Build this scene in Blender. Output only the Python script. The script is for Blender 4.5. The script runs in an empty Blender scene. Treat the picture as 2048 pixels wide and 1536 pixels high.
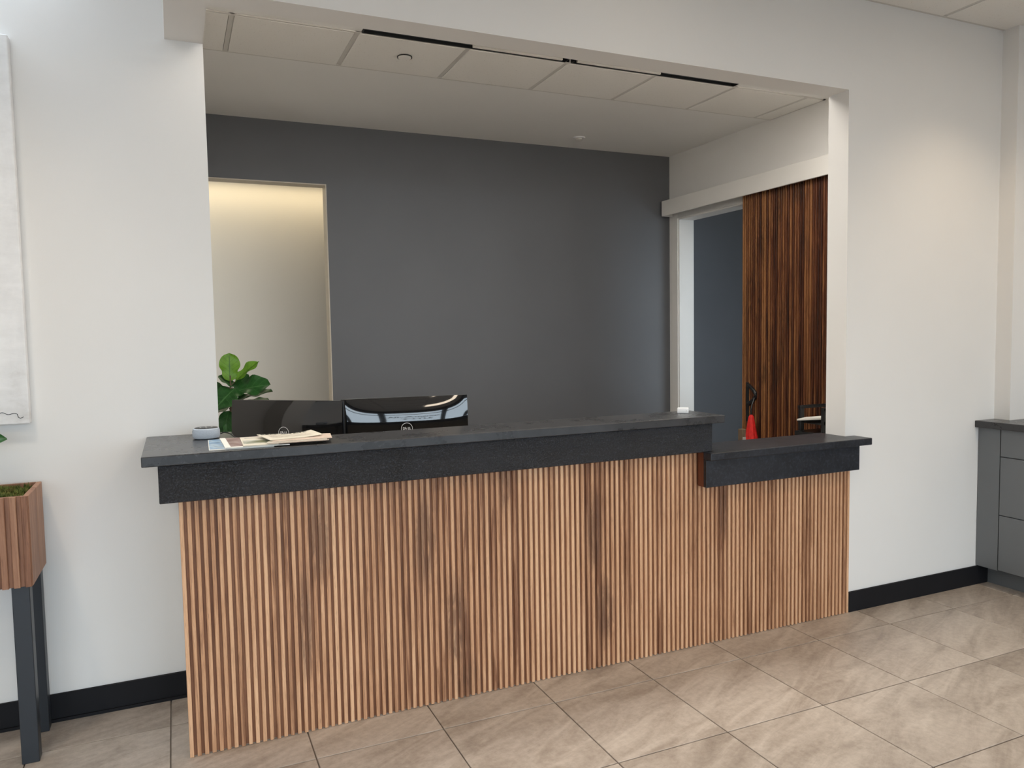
import bpy, bmesh, math, random
from mathutils import Vector, Matrix
random.seed(7)
D = bpy.data
SC = bpy.context.scene
COL = SC.collection
R = math.radians

# ------------------------------------------------------------------ camera
YAW, PITCH, ROLL = R(-23.8115), R(-3.713), R(-0.9885)
fw = Vector((-math.sin(YAW)*math.cos(PITCH), math.cos(YAW)*math.cos(PITCH), math.sin(PITCH)))
rt = fw.cross(Vector((0, 0, 1))).normalized()
up = rt.cross(fw)
r2 = rt*math.cos(ROLL)+up*math.sin(ROLL)
u2 = up*math.cos(ROLL)-rt*math.sin(ROLL)
cd = D.cameras.new('camera'); cam = D.objects.new('camera', cd); COL.objects.link(cam)
cam.matrix_world = Matrix(((r2.x, u2.x, -fw.x, 0.0058), (r2.y, u2.y, -fw.y, -2.7954), (r2.z, u2.z, -fw.z, 1.4473), (0, 0, 0, 1)))
cd.sensor_fit = 'HORIZONTAL'; cd.sensor_width = 36; cd.lens = 36*1523.55/2048
cd.clip_start = .05; cd.clip_end = 200
SC.camera = cam

# ------------------------------------------------------------------ sky, exposure
w = D.worlds.new('world'); SC.world = w; w.use_nodes = True
bg = w.node_tree.nodes['Background']
bg.inputs[0].default_value = (.77, .88, 1.0, 1); bg.inputs[1].default_value = 4.8
vs = SC.view_settings
vs.view_transform = 'Standard'; vs.look = 'None'; vs.gamma = 1; vs.use_curve_mapping = False
vs.exposure = 0.40
SC.cycles.max_bounces = 8; SC.cycles.transparent_max_bounces = 6

# positions taken off the room
YL, YR, YRB = .515, .012, .138          # recessed wall left, wall right (front, back)
XLO, XRO = .157, 3.072                  # the opening
ZH, ZC = 2.6133, 3.059
XA, YB = 4.258, 3.152                   # alcove right wall, alcove back wall
YW, XWL, XWR = -5.4, -3.0, 4.67         # window wall, lobby sides

def portal(x0, x1, z0, z1, y):          # guides sky light through a window
    l = D.lights.new('window_portal', 'AREA'); l.shape = 'RECTANGLE'; l.size = x1-x0; l.size_y = z1-z0
    l.cycles.is_portal = True
    o = D.objects.new('window_portal', l); COL.objects.link(o)
    o.location = ((x0+x1)/2, y, (z0+z1)/2); o.rotation_euler = (R(90), 0, 0)
    return o
WIN = [(-2.75, -1.25), (-1.13, .37), (.49, 1.99), (2.11, 3.3), (3.42, 4.5)]
WZ = (.12, 2.72)
for a, b in WIN:
    portal(a, b, WZ[0], WZ[1], YW-.06).rotation_euler = (R(90), 0, 0)
portal(4.7, 6.3, .9, 2.5, .94)

# ------------------------------------------------------------------ materials
class NT:
    def __init__(s, name):
        s.m = D.materials.new(name); s.m.use_nodes = True; s.t = s.m.node_tree
        s.b = s.t.nodes['Principled BSDF']; s.out = s.t.nodes['Material Output']
    def n(s, typ, ins=None, **kw):
        o = s.t.nodes.new('ShaderNode'+typ)
        for k, v in kw.items(): setattr(o, k, v)
        for k, v in (ins or {}).items():
            if isinstance(v, bpy.types.NodeSocket): s.t.links.new(v, o.inputs[k])
            else: o.inputs[k].default_value = v
        return o
    def set(s, **kw):
        for k, v in kw.items():
            k = k.replace('_', ' ')
            if isinstance(v, bpy.types.NodeSocket): s.t.links.new(v, s.b.inputs[k])
            else: s.b.inputs[k].default_value = v
    def ramp(s, fac, stops):
        r = s.n('ValToRGB', {0: fac}); e = r.color_ramp.elements
        while len(e) < len(stops): e.new(.5)
        for i, (p, c) in enumerate(stops):
            e[i].position = p; e[i].color = (c[0], c[1], c[2], 1)
        return r.outputs[0]
    def pos(s, mul, add=None):
        g = s.n('NewGeometry').outputs['Position']
        v = s.n('VectorMath', {0: g, 1: mul}, operation='MULTIPLY').outputs[0]
        if add is not None: v = s.n('VectorMath', {0: v, 1: add}, operation='ADD').outputs[0]
        return v
    def noise(s, vec, scale=1, detail=3, rough=.5, dist=0):
        return s.n('TexNoise', {'Vector': vec, 'Scale': scale, 'Detail': detail, 'Roughness': rough, 'Distortion': dist}).outputs[0]
    def math(s, op, a, b=0.0, c=0.0):
        return s.n('Math', {0: a, 1: b, 2: c}, operation=op).outputs[0]
    def mix(s, fac, a, b, blend='MIX'):
        o = s.n('Mix', data_type='RGBA', blend_type=blend)
        for k, v in ((0, fac), (6, a), (7, b)):
            if isinstance(v, bpy.types.NodeSocket): s.t.links.new(v, o.inputs[k])
            else: o.inputs[k].default_value = v if k == 0 else (v[0], v[1], v[2], 1)
        return o.outputs[2]
    def bump(s, h, strength=.3, dist=.002):
        return s.n('Bump', {'Height': h, 'Strength': strength, 'Distance': dist}).outputs[0]
    def rnd(s):
        return s.n('ObjectInfo').outputs['Random']

def plain(name, col, rough=.5, metal=0, vary=.06, scale=6, bump=0, bscale=300, **kw):
    m = NT(name)
    f = m.noise(m.pos((1, 1, 1)), scale, 4)
    c = m.ramp(f, [(.3, [x*(1-vary) for x in col]), (.7, [min(1, x*(1+vary)) for x in col])])
    m.set(Base_Color=c, Roughness=rough, Metallic=metal, **kw)
    if bump:
        m.set(Normal=m.bump(m.noise(m.pos((1, 1, 1)), bscale, 2), bump, .001))
    return m.m

def wood(name, dark, mid, light, knots=(), burl=(.05, .028, .017), burl_lo=.6, rnd_amt=.5, rough=.5, coarse=55, contrast=1.0):
    m = NT(name)
    rnd = m.rnd()
    off = m.n('CombineXYZ', {0: m.math('MULTIPLY', rnd, 31.0), 1: m.math('MULTIPLY', rnd, 17.0), 2: m.math('MULTIPLY', rnd, 53.0)}).outputs[0]
    g1 = m.noise(m.pos((coarse, coarse, 2.4), off), 1, 5, .6, .8)
    g2 = m.noise(m.pos((420, 420, 11), off), 1, 3, .6)
    board = m.noise(m.pos((6.3, 6.3, .35)), 1, 2)
    f = m.math('MULTIPLY_ADD', g2, .42, m.math('MULTIPLY_ADD', g1, 1.15*contrast, -.27))
    f = m.math('ADD', f, m.math('MULTIPLY', m.math('SUBTRACT', rnd, .5), rnd_amt))
    f = m.math('ADD', f, m.math('MULTIPLY', m.math('SUBTRACT', board, .5), .45))
    c = m.ramp(f, [(.18, dark), (.46, mid), (.78, light)])
    # burls and heartwood figure running across neighbouring slats
    b1 = m.noise(m.pos((5.2, 5.2, 1.5), (3.1, 0, 1.7)), 1, 3, .55, .4)
    b2 = m.noise(m.pos((30, 30, 7)), 1, 4, .6, 1.2)
    bb = m.math('MULTIPLY', m.n('MapRange', {0: b1, 1: burl_lo, 2: burl_lo+.12}).outputs[0],
                m.n('MapRange', {0: b2, 1: .38, 2: .62}).outputs[0])
    for kx, kz, rx, rz in knots:                  # heartwood patches in the desk boards
        d = m.n('VectorMath', {0: m.pos((1/rx, 0, 1/rz), (-kx/rx, 0, -kz/rz))}, operation='LENGTH').outputs['Value']
        d = m.math('ADD', d, m.math('MULTIPLY', m.math('SUBTRACT', b2, .5), 1.6))
        kk = m.n('MapRange', {0: d, 1: 1.05, 2: .55}).outputs[0]
        bb = m.math('MAXIMUM', bb, m.math('MULTIPLY', kk, m.n('MapRange', {0: b2, 1: .25, 2: .5}).outputs[0]))
    c = m.mix(m.math('MULTIPLY', bb, .62), c, burl)
    pore = m.n('MapRange', {0: m.noise(m.pos((700, 700, 26), off), 1, 2), 1: .60, 2: .72}).outputs[0]
    c = m.mix(m.math('MULTIPLY', pore, .45), c, [x*.45 for x in dark])
    m.set(Base_Color=c, Roughness=rough, Normal=m.bump(g2, .25, .0006))
    m.b.inputs['Specular IOR Level'].default_value = .35
    return m.m

MAT = {}
MAT['white'] = plain('white_wall_paint', (.80, .785, .76), .6, vary=.012, scale=2, bump=.12, bscale=420)
MAT['trimw'] = plain('white_trim_paint', (.80, .78, .74), .4, vary=.01)
MAT['grey'] = plain('charcoal_wall_paint', (.118, .121, .128), .55, vary=.03, scale=2, bump=.1, bscale=420)
MAT['beige'] = plain('beige_hall_paint', (.56, .50, .41), .6, vary=.012, scale=2)
MAT['blackbase'] = plain('black_vinyl_base', (.010, .010, .012), .6, vary=.1, Specular_IOR_Level=.2)
MAT['ceil'] = plain('ceiling_gypsum_paint', (.82, .81, .785), .7, vary=.01, scale=2)
MAT['blackm'] = plain('black_metal', (.012, .013, .014), .42, vary=.1)
MAT['blackp'] = plain('black_plastic', (.010, .010, .011), .35, vary=.1)
MAT['slate'] = plain('dark_slate_leg_paint', (.022, .027, .034), .42, vary=.05)
MAT['cabinet'] = plain('grey_cabinet_paint', (.150, .160, .168), .42, vary=.02)
MAT['tbar'] = plain('ceiling_grid_bar', (.62, .60, .56), .55, vary=.01)
MAT['whitep'] = plain('white_plastic', (.82, .82, .82), .35, vary=.01)
MAT['dark'] = plain('dark_void', (.006, .006, .006), .8)
MAT['slotwhite'] = plain('slot_blade_white', (.80, .77, .70), .35, vary=.01)
MAT['tan'] = plain('tan_end_paint', (.42, .36, .28), .6, vary=.03)
MAT['paper'] = plain('paper', (.80, .78, .72), .7, vary=.02)
MAT['asphalt'] = plain('outside_paving', (.22, .22, .22), .9, vary=.2, scale=1)
MAT['alum'] = plain('dark_window_frame', (.015, .015, .017), .4, vary=.05)
MAT['vinyl'] = plain('black_lettering', (.02, .02, .02), .6)
MAT['silver'] = plain('silver_logo', (.75, .75, .76), .3, vary=.01)
MAT['red'] = plain('red_cloth', (.70, .018, .014), .7, vary=.18, scale=40, bump=.4, bscale=150)
MAT['cardboard'] = plain('brown_cardboard', (.13, .085, .05), .8, vary=.1, scale=30)
MAT['label'] = plain('grey_sticker', (.35, .34, .33), .7, vary=.3, scale=80)
MAT['worktop'] = plain('pale_bounce_laminate', (.40, .38, .35), .5, vary=.05)  # hidden worktop kept pale to bounce light up to the alcove ceiling
MAT['soil'] = plain('dark_soil', (.02, .014, .01), .9, vary=.3, scale=60)
MAT['pot'] = plain('matte_grey_pot', (.10, .10, .10), .6)
MAT['bark'] = plain('brown_bark', (.12, .085, .05), .8, vary=.3, scale=40)
MAT['wood'] = wood('oiled_slat_wood', (.22, .098, .050), (.555, .302, .166), (.75, .462, .275), burl=(.12, .066, .045), burl_lo=.63, rnd_amt=.36,
    knots=((.46, .72, .05, .20), (.40, .40, .03, .25), (.86, .66, .05, .22), (.98, .30, .05, .22), (1.61, .60, .045, .20), (1.66, .25, .05, .16), (2.30, .62, .03, .14), (1.20, .86, .03, .16)))
MAT['shaded_backwood'] = wood('shaded_groove_wood', (.075, .029, .014), (.18, .076, .038), (.28, .132, .07), rnd_amt=.2)  # same wood as the slats, with the groove shade put into its colour
MAT['filler'] = wood('red_brown_filler_wood', (.10, .030, .014), (.16, .052, .026), (.21, .075, .038), burl_lo=.9, rnd_amt=.1)
MAT['doorwood'] = wood('dark_stained_door_wood', (.036, .011, .006), (.125, .041, .017), (.34, .150, .056), burl=(.028, .016, .010), burl_lo=.50, rnd_amt=.55)
MAT['planter'] = wood('planter_wood', (.13, .056, .032), (.27, .128, .074), (.38, .205, .125), burl_lo=.8)

def stone(name, base, rough, bump, bscale, speck=.5, grain=0.0):
    m = NT(name)
    a = m.noise(m.pos((1, 1, 1)), 7, 5, .65)
    s = m.noise(m.pos((1, 1, 1)), 240, 3, .6)
    h = m.noise(m.pos((1, 1, 1)), bscale, 4, .6, .6)
    c = m.ramp(a, [(.3, [x*.6 for x in base]), (.7, [x*1.5 for x in base])])
    c = m.mix(m.math('MULTIPLY', m.n('MapRange', {0: s, 1: .58, 2: .75}).outputs[0], speck), c, [x*3+.02 for x in base])
    if grain:
        c = m.mix(m.math('MULTIPLY', m.n('MapRange', {0: h, 1: .50, 2: .66}).outputs[0], grain), c, [x*4.5 for x in base])
    m.set(Base_Color=c, Roughness=m.n('MapRange', {0: a, 3: rough*.8, 4: rough*1.2}).outputs[0], Normal=m.bump(h, bump, .008))
    return m.m
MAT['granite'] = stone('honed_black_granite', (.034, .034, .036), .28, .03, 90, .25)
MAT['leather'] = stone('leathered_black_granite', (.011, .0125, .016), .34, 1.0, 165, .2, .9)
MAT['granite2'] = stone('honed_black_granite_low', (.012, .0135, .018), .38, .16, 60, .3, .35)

def tile_mat():
    m = NT('travertine_look_porcelain')
    rnd = m.rnd()
    off = m.n('CombineXYZ', {0: m.math('MULTIPLY', rnd, 41.0), 1: m.math('MULTIPLY', rnd, 23.0), 2: 0.0}).outputs[0]
    rot = m.n('VectorRotate', {'Vector': m.n('NewGeometry').outputs['Position'], 'Angle': R(-25)}, rotation_type='Z_AXIS').outputs[0]
    v = m.n('VectorMath', {0: m.n('VectorMath', {0: rot, 1: (2.2, 9.0, 1)}, operation='MULTIPLY').outputs[0], 1: off}, operation='ADD').outputs[0]
    a = m.noise(v, 1, 7, .62, .9)
    b = m.noise(m.pos((1, 1, 1), off), 38, 5, .7)
    f = m.math('MULTIPLY_ADD', b, .35, m.math('MULTIPLY', a, .72))
    f = m.math('ADD', f, m.math('MULTIPLY', m.math('SUBTRACT', rnd, .5), .05))
    c = m.ramp(f, [(.31, (.22, .178, .145)), (.50, (.375, .318, .268)), (.69, (.53, .465, .405))])
    pits = m.n('MapRange', {0: m.noise(m.pos((1, 1, 1), off), 120, 3, .6), 1: .66, 2: .75}).outputs[0]
    c = m.mix(m.math('MULTIPLY', pits, .5), c, (.10, .075, .055))
    m.set(Base_Color=c, Roughness=m.n('MapRange', {0: a, 3: .34, 4: .50}).outputs[0], Normal=m.bump(b, .12, .001))
    return m.m
MAT['tile'] = tile_mat()
MAT['grout'] = plain('taupe_grout', (.30, .26, .225), .75, vary=.1, scale=20)

def ctile_mat():
    m = NT('fissured_ceiling_tile')
    p = m.noise(m.pos((1, 1, 1)), 130, 2, .5)
    dots = m.n('MapRange', {0: p, 1: .66, 2: .74}).outputs[0]
    c = m.mix(m.math('MULTIPLY', dots, .45), (.82, .80, .76), (.42, .38, .33))
    m.set(Base_Color=c, Roughness=.9, Normal=m.bump(p, .3, .001))
    return m.m
MAT['ctile'] = ctile_mat()

def leaf_mat(name, c1, c2, vein, trans):
    m = NT(name)
    uv = m.n('UVMap').outputs[0]
    s = m.n('SeparateXYZ', {0: uv})
    u = m.math('ABSOLUTE', m.math('SUBTRACT', s.outputs[0], .5))
    k = m.math('FRACT', m.math('MULTIPLY', m.math('SUBTRACT', s.outputs[1], m.math('MULTIPLY', u, .55)), 6.0))
    side = m.n('MapRange', {0: m.math('ABSOLUTE', m.math('SUBTRACT', k, .5)), 1: .42, 2: .5}).outputs[0]
    mid = m.n('MapRange', {0: u, 1: .035, 2: .012}).outputs[0]
    vv = m.math('MAXIMUM', m.math('MULTIPLY', side, .6), mid)
    nz = m.noise(m.pos((1, 1, 1)), 25, 3)
    c = m.ramp(nz, [(.3, c1), (.7, c2)])
    c = m.mix(vv, c, vein)
    m.set(Base_Color=c, Roughness=.32)
    m.b.inputs['Specular IOR Level'].default_value = .4
    tr = m.n('BsdfTranslucent', {0: c})
    mx = m.n('MixShader', {0: trans, 1: m.b.outputs[0], 2: tr.outputs[0]})
    m.t.links.new(mx.outputs[0], m.out.inputs[0])
    return m.m
MAT['leafL'] = leaf_mat('young_fig_leaf', (.13, .30, .022), (.19, .40, .04), (.07, .17, .02), .35)
MAT['leafD'] = leaf_mat('mature_fig_leaf', (.016, .075, .016), (.03, .115, .028), (.06, .16, .05), .18)

def glass_mat():
    m = NT('clear_window_glass')
    fr = m.n('Fresnel', {0: 1.45}); tr = m.n('BsdfTransparent', {0: (.93, .95, .95, 1)}); gl = m.n('BsdfGlossy', {1: .02})
    mx = m.n('MixShader', {0: fr.outputs[0], 1: tr.outputs[0], 2: gl.outputs[0]})
    m.t.links.new(mx.outputs[0], m.out.inputs[0])
    return m.m
MAT['glass'] = glass_mat()

def gloss_mat():
    m = NT('piano_black_plastic')
    f = m.noise(m.pos((1, 1, 1)), 40, 2)
    m.set(Base_Color=m.ramp(f, [(.3, (.006, .006, .0065)), (.7, (.009, .009, .010))]), Roughness=.06)
    m.b.inputs['Coat Weight'].default_value = 1; m.b.inputs['Coat IOR'].default_value = 1.5; m.b.inputs['IOR'].default_value = 1.5
    return m.m
MAT['gloss'] = gloss_mat()

def fabric_mat():
    m = NT('grey_speaker_fabric')
    f = m.noise(m.pos((1, 1, 1)), 900, 2)
    m.set(Base_Color=m.ramp(f, [(.3, (.30, .34, .39)), (.7, (.52, .57, .64))]), Roughness=.85, Normal=m.bump(f, .4, .0005))
    return m.m
MAT['fabric'] = fabric_mat()

def canvas_mat():
    m = NT('abstract_white_canvas_paint')
    a = m.noise(m.pos((3.0, 3.0, 2.0)), 1, 6, .6, 1.3)
    b = m.noise(m.pos((9, 9, 22)), 1, 5, .6, .5)
    c = m.ramp(m.math('MULTIPLY_ADD', b, .4, m.math('MULTIPLY', a, .6)),
               [(.30, (.62, .60, .585)), (.45, (.78, .775, .77)), (.6, (.86, .855, .85))])
    m.set(Base_Color=c, Roughness=.6, Normal=m.bump(b, .35, .003))
    return m.m
MAT['canvas'] = canvas_mat()

def print_mat(name, cols, sc, ang=0.0):
    m = NT(name)
    v = m.n('VectorRotate', {'Vector': m.n('NewGeometry').outputs['Position'], 'Angle': ang}, rotation_type='Z_AXIS').outputs[0]
    v = m.n('VectorMath', {0: v, 1: sc}, operation='MULTIPLY').outputs[0]
    f = m.noise(v, 1, 3, .6, .6)
    k = len(cols)
    m.set(Base_Color=m.ramp(f, [(.3+.4*i/(k-1), c) for i, c in enumerate(cols)]), Roughness=.3)
    return m.m
MAT['blueprint'] = print_mat('blue_print_cover', [(.03, .06, .12), (.10, .26, .46), (.45, .55, .62), (.05, .09, .15)], (14, 40, 1), R(35))
MAT['redprint'] = print_mat('maroon_print_cover', [(.06, .03, .035), (.17, .075, .075), (.40, .30, .30), (.10, .045, .05)], (10, 34, 1))
MAT['greenprint'] = print_mat('field_print', [(.02, .025, .02), (.10, .12, .03), (.55, .56, .50), (.14, .15, .06)], (10, 36, 1))
MAT['inkprint'] = print_mat('newsprint_drawing', [(.06, .035, .03), (.66, .60, .50), (.74, .68, .57), (.16, .10, .08)], (22, 70, 1))
MAT['news'] = plain('newsprint', (.66, .61, .50), .8, vary=.04, scale=20)
MAT['newspink'] = plain('newsprint_edges', (.60, .48, .39), .8, vary=.12, scale=50)
def moss_mat():
    m = NT('green_moss')
    f = m.noise(m.pos((1, 1, 1)), 30, 4)
    m.set(Base_Color=m.ramp(f, [(.3, (.05, .07, .012)), (.5, (.10, .13, .022)), (.7, (.24, .19, .05))]), Roughness=.9)
    return m.m
MAT['moss'] = moss_mat()
def lens_mat(name, st):
    m = NT(name)
    e = m.n('Emission', {0: (1, .84, .64, 1), 1: st}); m.t.links.new(e.outputs[0], m.out.inputs[0])
    return m.m
MAT['lens'] = lens_mat('lamp_lens', 9.0)
MAT['panel'] = lens_mat('panel_diffuser', 1.6)

# ------------------------------------------------------------------ mesh helpers
class MB:
    def __init__(s): s.bm = bmesh.new()
    def box(s, x0, x1, y0, y1, z0, z1, bev=0, seg=1):
        b = bmesh.new()
        g = bmesh.ops.create_cube(b, size=1)
        for v in b.verts:
            v.co = Vector((x0+(x1-x0)*(v.co.x+.5), y0+(y1-y0)*(v.co.y+.5), z0+(z1-z0)*(v.co.z+.5)))
        if bev: bmesh.ops.bevel(b, geom=b.edges[:], offset=bev, segments=seg, profile=.5, affect='EDGES')
        s._merge(b); return s
    def _merge(s, b):
        t = D.meshes.new('t'); b.to_mesh(t); b.free(); s.bm.from_mesh(t); D.meshes.remove(t)
    def prism(s, pts, z0, z1, bev=0, seg=2):      # plan outline, counter-clockwise
        b = bmesh.new()
        f = b.faces.new([b.verts.new((x, y, z0)) for x, y in pts])
        e = bmesh.ops.extrude_face_region(b, geom=[f])
        for v in e['geom']:
            if isinstance(v, bmesh.types.BMVert): v.co.z = z1
        bmesh.ops.recalc_face_normals(b, faces=b.faces[:])
        if bev: bmesh.ops.bevel(b, geom=b.edges[:], offset=bev, segments=seg, profile=.5, affect='EDGES')
        s._merge(b); return s
    def lathe(s, prof, c=(0, 0, 0), seg=40, axis='Z'):
        b = bmesh.new(); rings = []
        for r, z in prof:
            if r < 1e-6: rings.append([b.verts.new((0, 0, z))])
            else: rings.append([b.verts.new((r*math.cos(2*math.pi*i/seg), r*math.sin(2*math.pi*i/seg), z)) for i in range(seg)])
        for A, B in zip(rings, rings[1:]):
            for i in range(seg):
                j = (i+1) % seg
                if len(A) == 1 and len(B) == 1: continue
                if len(A) == 1: b.faces.new((A[0], B[j], B[i]))
                elif len(B) == 1: b.faces.new((A[i], A[j], B[0]))
                else: b.faces.new((A[i], A[j], B[j], B[i]))
        bmesh.ops.recalc_face_normals(b, faces=b.faces[:])
        if axis == 'Y': bmesh.ops.rotate(b, verts=b.verts[:], cent=(0, 0, 0), matrix=Matrix.Rotation(R(90), 3, 'X'))
        for v in b.verts: v.co += Vector(c)
        s._merge(b); return s
    def tube(s, pts, r, seg=8):
        b = bmesh.new(); pts = [Vector(p) for p in pts]; rings = []
        rr = r if isinstance(r, (list, tuple)) else [r]*len(pts)
        for i, p in enumerate(pts):
            d = (pts[min(i+1, len(pts)-1)]-pts[max(i-1, 0)]).normalized()
            a = d.cross(Vector((0, 0, 1)))
            if a.length < 1e-3: a = d.cross(Vector((1, 0, 0)))
            a.normalize(); c = d.cross(a)
            rings.append([b.verts.new(p+(a*math.cos(2*math.pi*k/seg)+c*math.sin(2*math.pi*k/seg))*rr[i]) for k in range(seg)])
        for A, B in zip(rings, rings[1:]):
            for k in range(seg): b.faces.new((A[k], A[(k+1) % seg], B[(k+1) % seg], B[k]))
        b.faces.new(rings[0]); b.faces.new(rings[-1])
        bmesh.ops.recalc_face_normals(b, faces=b.faces[:])
        s._merge(b); return s
    def build(s, name, mat, parent=None, smooth=False, label=None, **props):
        xs = [v.co for v in s.bm.verts]
        c = Vector([(min(p[i] for p in xs)+max(p[i] for p in xs))/2 for i in range(3)])
        if parent is None: c.z = min(p.z for p in xs)
        for v in s.bm.verts: v.co -= c
        me = D.meshes.new(name); s.bm.to_mesh(me); s.bm.free()
        if smooth:
            for p in me.polygons: p.use_smooth = True
            me.set_sharp_from_angle(angle=R(40))
        return link(name, me, mat, c, parent, label, **props)
INV = {}
def link(name, me, mat, loc, parent=None, label=None, rotz=0, **props):
    o = D.objects.new(name, me); COL.objects.link(o)
    if me is not None and mat is not None and not me.materials: me.materials.append(MAT[mat] if isinstance(mat, str) else mat)
    o.location = loc; o.rotation_euler = (0, 0, rotz)
    INV[o.name] = Matrix.Translation(Vector(loc)) @ Matrix.Rotation(rotz, 4, 'Z')
    if parent is not None:
        o.parent = parent; o.matrix_parent_inverse = INV[parent.name].inverted()
        if parent.parent is not None: o.matrix_parent_inverse = INV[parent.name].inverted()
    if label: o['label'] = label
    for k, v in props.items(): o[k] = v
    return o
def thing(name, label, cat, loc, group=None, **kw):
    o = link(name, None, None, loc, None, label, category=cat)
    o.empty_display_size = .05
    if group: o['group'] = group
    return o
def box(name, mat, x0, x1, y0, y1, z0, z1, parent=None, bev=0, seg=1, **kw):
    return MB().box(x0, x1, y0, y1, z0, z1, bev, seg).build(name, mat, parent, **kw)
ST = dict(kind='structure')

# ------------------------------------------------------------------ the setting
MB().box(XWL-.1, 6.8, YW-.1, 5.0, -.12, -.008).build('floor', 'grout', **ST)
FLOOR = D.objects['floor']
GX, GY, PX, PY = .3943, -.194, .4604, .468
gap = .0022
tm = MB().box(-PX/2+gap, PX/2-gap, -PY/2+gap, PY/2-gap, -.008, 0, .0012).bm
tmesh = D.meshes.new('floor_tile'); tm.to_mesh(tmesh); tm.free()
for i in range(-8, 10):
    for j in range(-12, 2):
        x0, y0 = GX+i*PX, GY+j*PY
        if x0 > XWR or x0+PX < XWL or y0+PY < YW+.1 or y0 > YL: continue
        o = link('tile', tmesh, 'tile', (x0+PX/2, y0+PY/2, 0), FLOOR)
box('floor_inner', 'tile', -.25, 6.6, .74, 4.6, -.009, -.001, **ST)
box('floor_outside', 'asphalt', -40, 45, -60, YW-.2, -.2, -.1, **ST)

# lobby walls
box('wall_left', 'white', XWL, XLO, YL, YL+.115, 0, ZC, **ST)
box('wall_right', 'white', XRO, 4.2066, YR, YRB, 0, ZC, **ST)
m = MB().box(.0188, XRO, YR, YRB, ZH, ZC); m.box(.0188, XLO, YRB, YL, ZH, ZC)
m.build('wall_header', 'white', **ST)
box('wall_pilaster', 'white', 4.2066, 4.9, -.076, YRB, 0, ZC, **ST)
box('wall_side', 'white', XWR, XWR+.15, YW, -.076, 0, ZC, **ST)
box('wall_far_left', 'white', XWL-.15, XWL, YW, YL+.115, 0, ZC, **ST)
m = MB().box(XWL, XWR, YW-.12, YW, WZ[1], ZC); m.box(XWL, XWR, YW-.12, YW, 0, WZ[0])
edges = [XWL]+[v for ab in WIN for v in ab]+[XWR]
for a, b in zip(edges[0::2], edges[1::2]): m.box(a, b, YW-.12, YW, WZ[0], WZ[1])
m.build('wall_window_side', 'alum', **ST)
for k, (a, b) in enumerate(WIN):
    f = MB()
    z0, z1 = WZ
    for q in ((a, a+.05, z0, z1), (b-.05, b, z0, z1), (a+.05, b-.05, z0, z0+.06), (a+.05, b-.05, z1-.06, z1), (a+.05, b-.05, 2.34, 2.40)):
        f.box(q[0], q[1], YW-.09, YW-.03, q[2], q[3])
    wo = f.build('window_%d' % (k+1), 'alum', **ST)
    box('pane', 'glass', a+.05, b-.05, YW-.062, YW-.056, z0+.06, 2.34, wo)
    box('pane', 'glass', a+.05, b-.05, YW-.062, YW-.056, 2.40, z1-.06, wo)

# alcove
m = MB().box(-.37, .05, YB, YB+.12, 0, ZC); m.box(.05, 1.113, YB, YB+.12, ZH, ZC); m.box(1.113, XA+.16, YB, YB+.12, 0, ZC)
m.build('wall_alcove_back', 'grey', **ST)
m = MB().box(1.105, 1.1128, YB+.0005, YB+.1195, 0, ZH); m.box(.05, 1.105, YB+.0005, YB+.1195, ZH-.008, ZH-.0002)
m.build('trim_1', 'beige', **ST)
box('wall_alcove_left', 'white', -.37, -.25, YL+.115, YB, 0, ZC, **ST)
Y0, Y1, ZD = 2.0, 3.014, 2.478
m = MB().box(XA, XA+.16, YRB, Y0, 0, ZC); m.box(XA, XA+.16, Y0, Y1, ZD, ZC); m.box(XA, XA+.16, Y1, YB, 0, ZC)
m.build('wall_alcove_right', 'white', **ST)
m = MB().box(XA-.012, XA, Y1, Y1+.10, 0, ZD+.075, .002); m.box(XA-.012, XA, Y0-.1, Y1, ZD, ZD+.075, .002); m.box(XA-.012, XA, Y0-.1, Y0, 0, ZD, .002)
m.box(XA, XA+.16, Y1-.012, Y1-.0002, 0, ZD-.012); m.box(XA, XA+.16, Y0, Y1, ZD-.012, ZD-.0002)
m.build('trim_2', 'trimw', **ST)
# hall behind the doorway, room behind the sliding door
box('wall_hall', 'beige', -1.6, 2.6, 4.35, 4.47, 0, ZC, **ST)
m = MB().box(-1.72, -1.6, YB+.12, 4.47, 0, ZC); m.box(2.6, 2.72, YB+.12, 4.47, 0, ZC)
m.build('wall_hall_ends', 'beige', **ST)
box('ceiling_hall', 'ceil', -1.7, 2.7, YB+.12, 4.47, 2.86, 2.95, **ST)
box('wall_side_room', 'grey', XA+.16, 6.6, 4.2, 4.3, 0, ZC, **ST)
box('wall_side_room_far', 'grey', 6.6, 6.7, .9, 4.3, 0, ZC, **ST)
WA, WB, WC, WD = 4.7, 6.3, .9, 2.5
m = MB().box(XA+.16, WA, .9, 1.0, 0, ZC); m.box(WB, 6.6, .9, 1.0, 0, ZC); m.box(WA, WB, .9, 1.0, 0, WC); m.box(WA, WB, .9, 1.0, WD, ZC)
m.build('wall_side_room_near', 'white', **ST)
m = MB().box(WA, WA+.04, .93, .97, WC, WD); m.box(WB-.04, WB, .93, .97, WC, WD); m.box(WA+.04, WB-.04, .93, .97, WC, WC+.04); m.box(WA+.04, WB-.04, .93, .97, WD-.04, WD)
wo = m.build('window_6', 'alum', **ST); box('pane', 'glass', WA+.04, WB-.04, .948, .952, WC+.04, WD-.04, wo)
box('ceiling_side_room', 'ceil', XA+.16, 6.7, .9, 4.3, ZC, ZC+.12, **ST)

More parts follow.
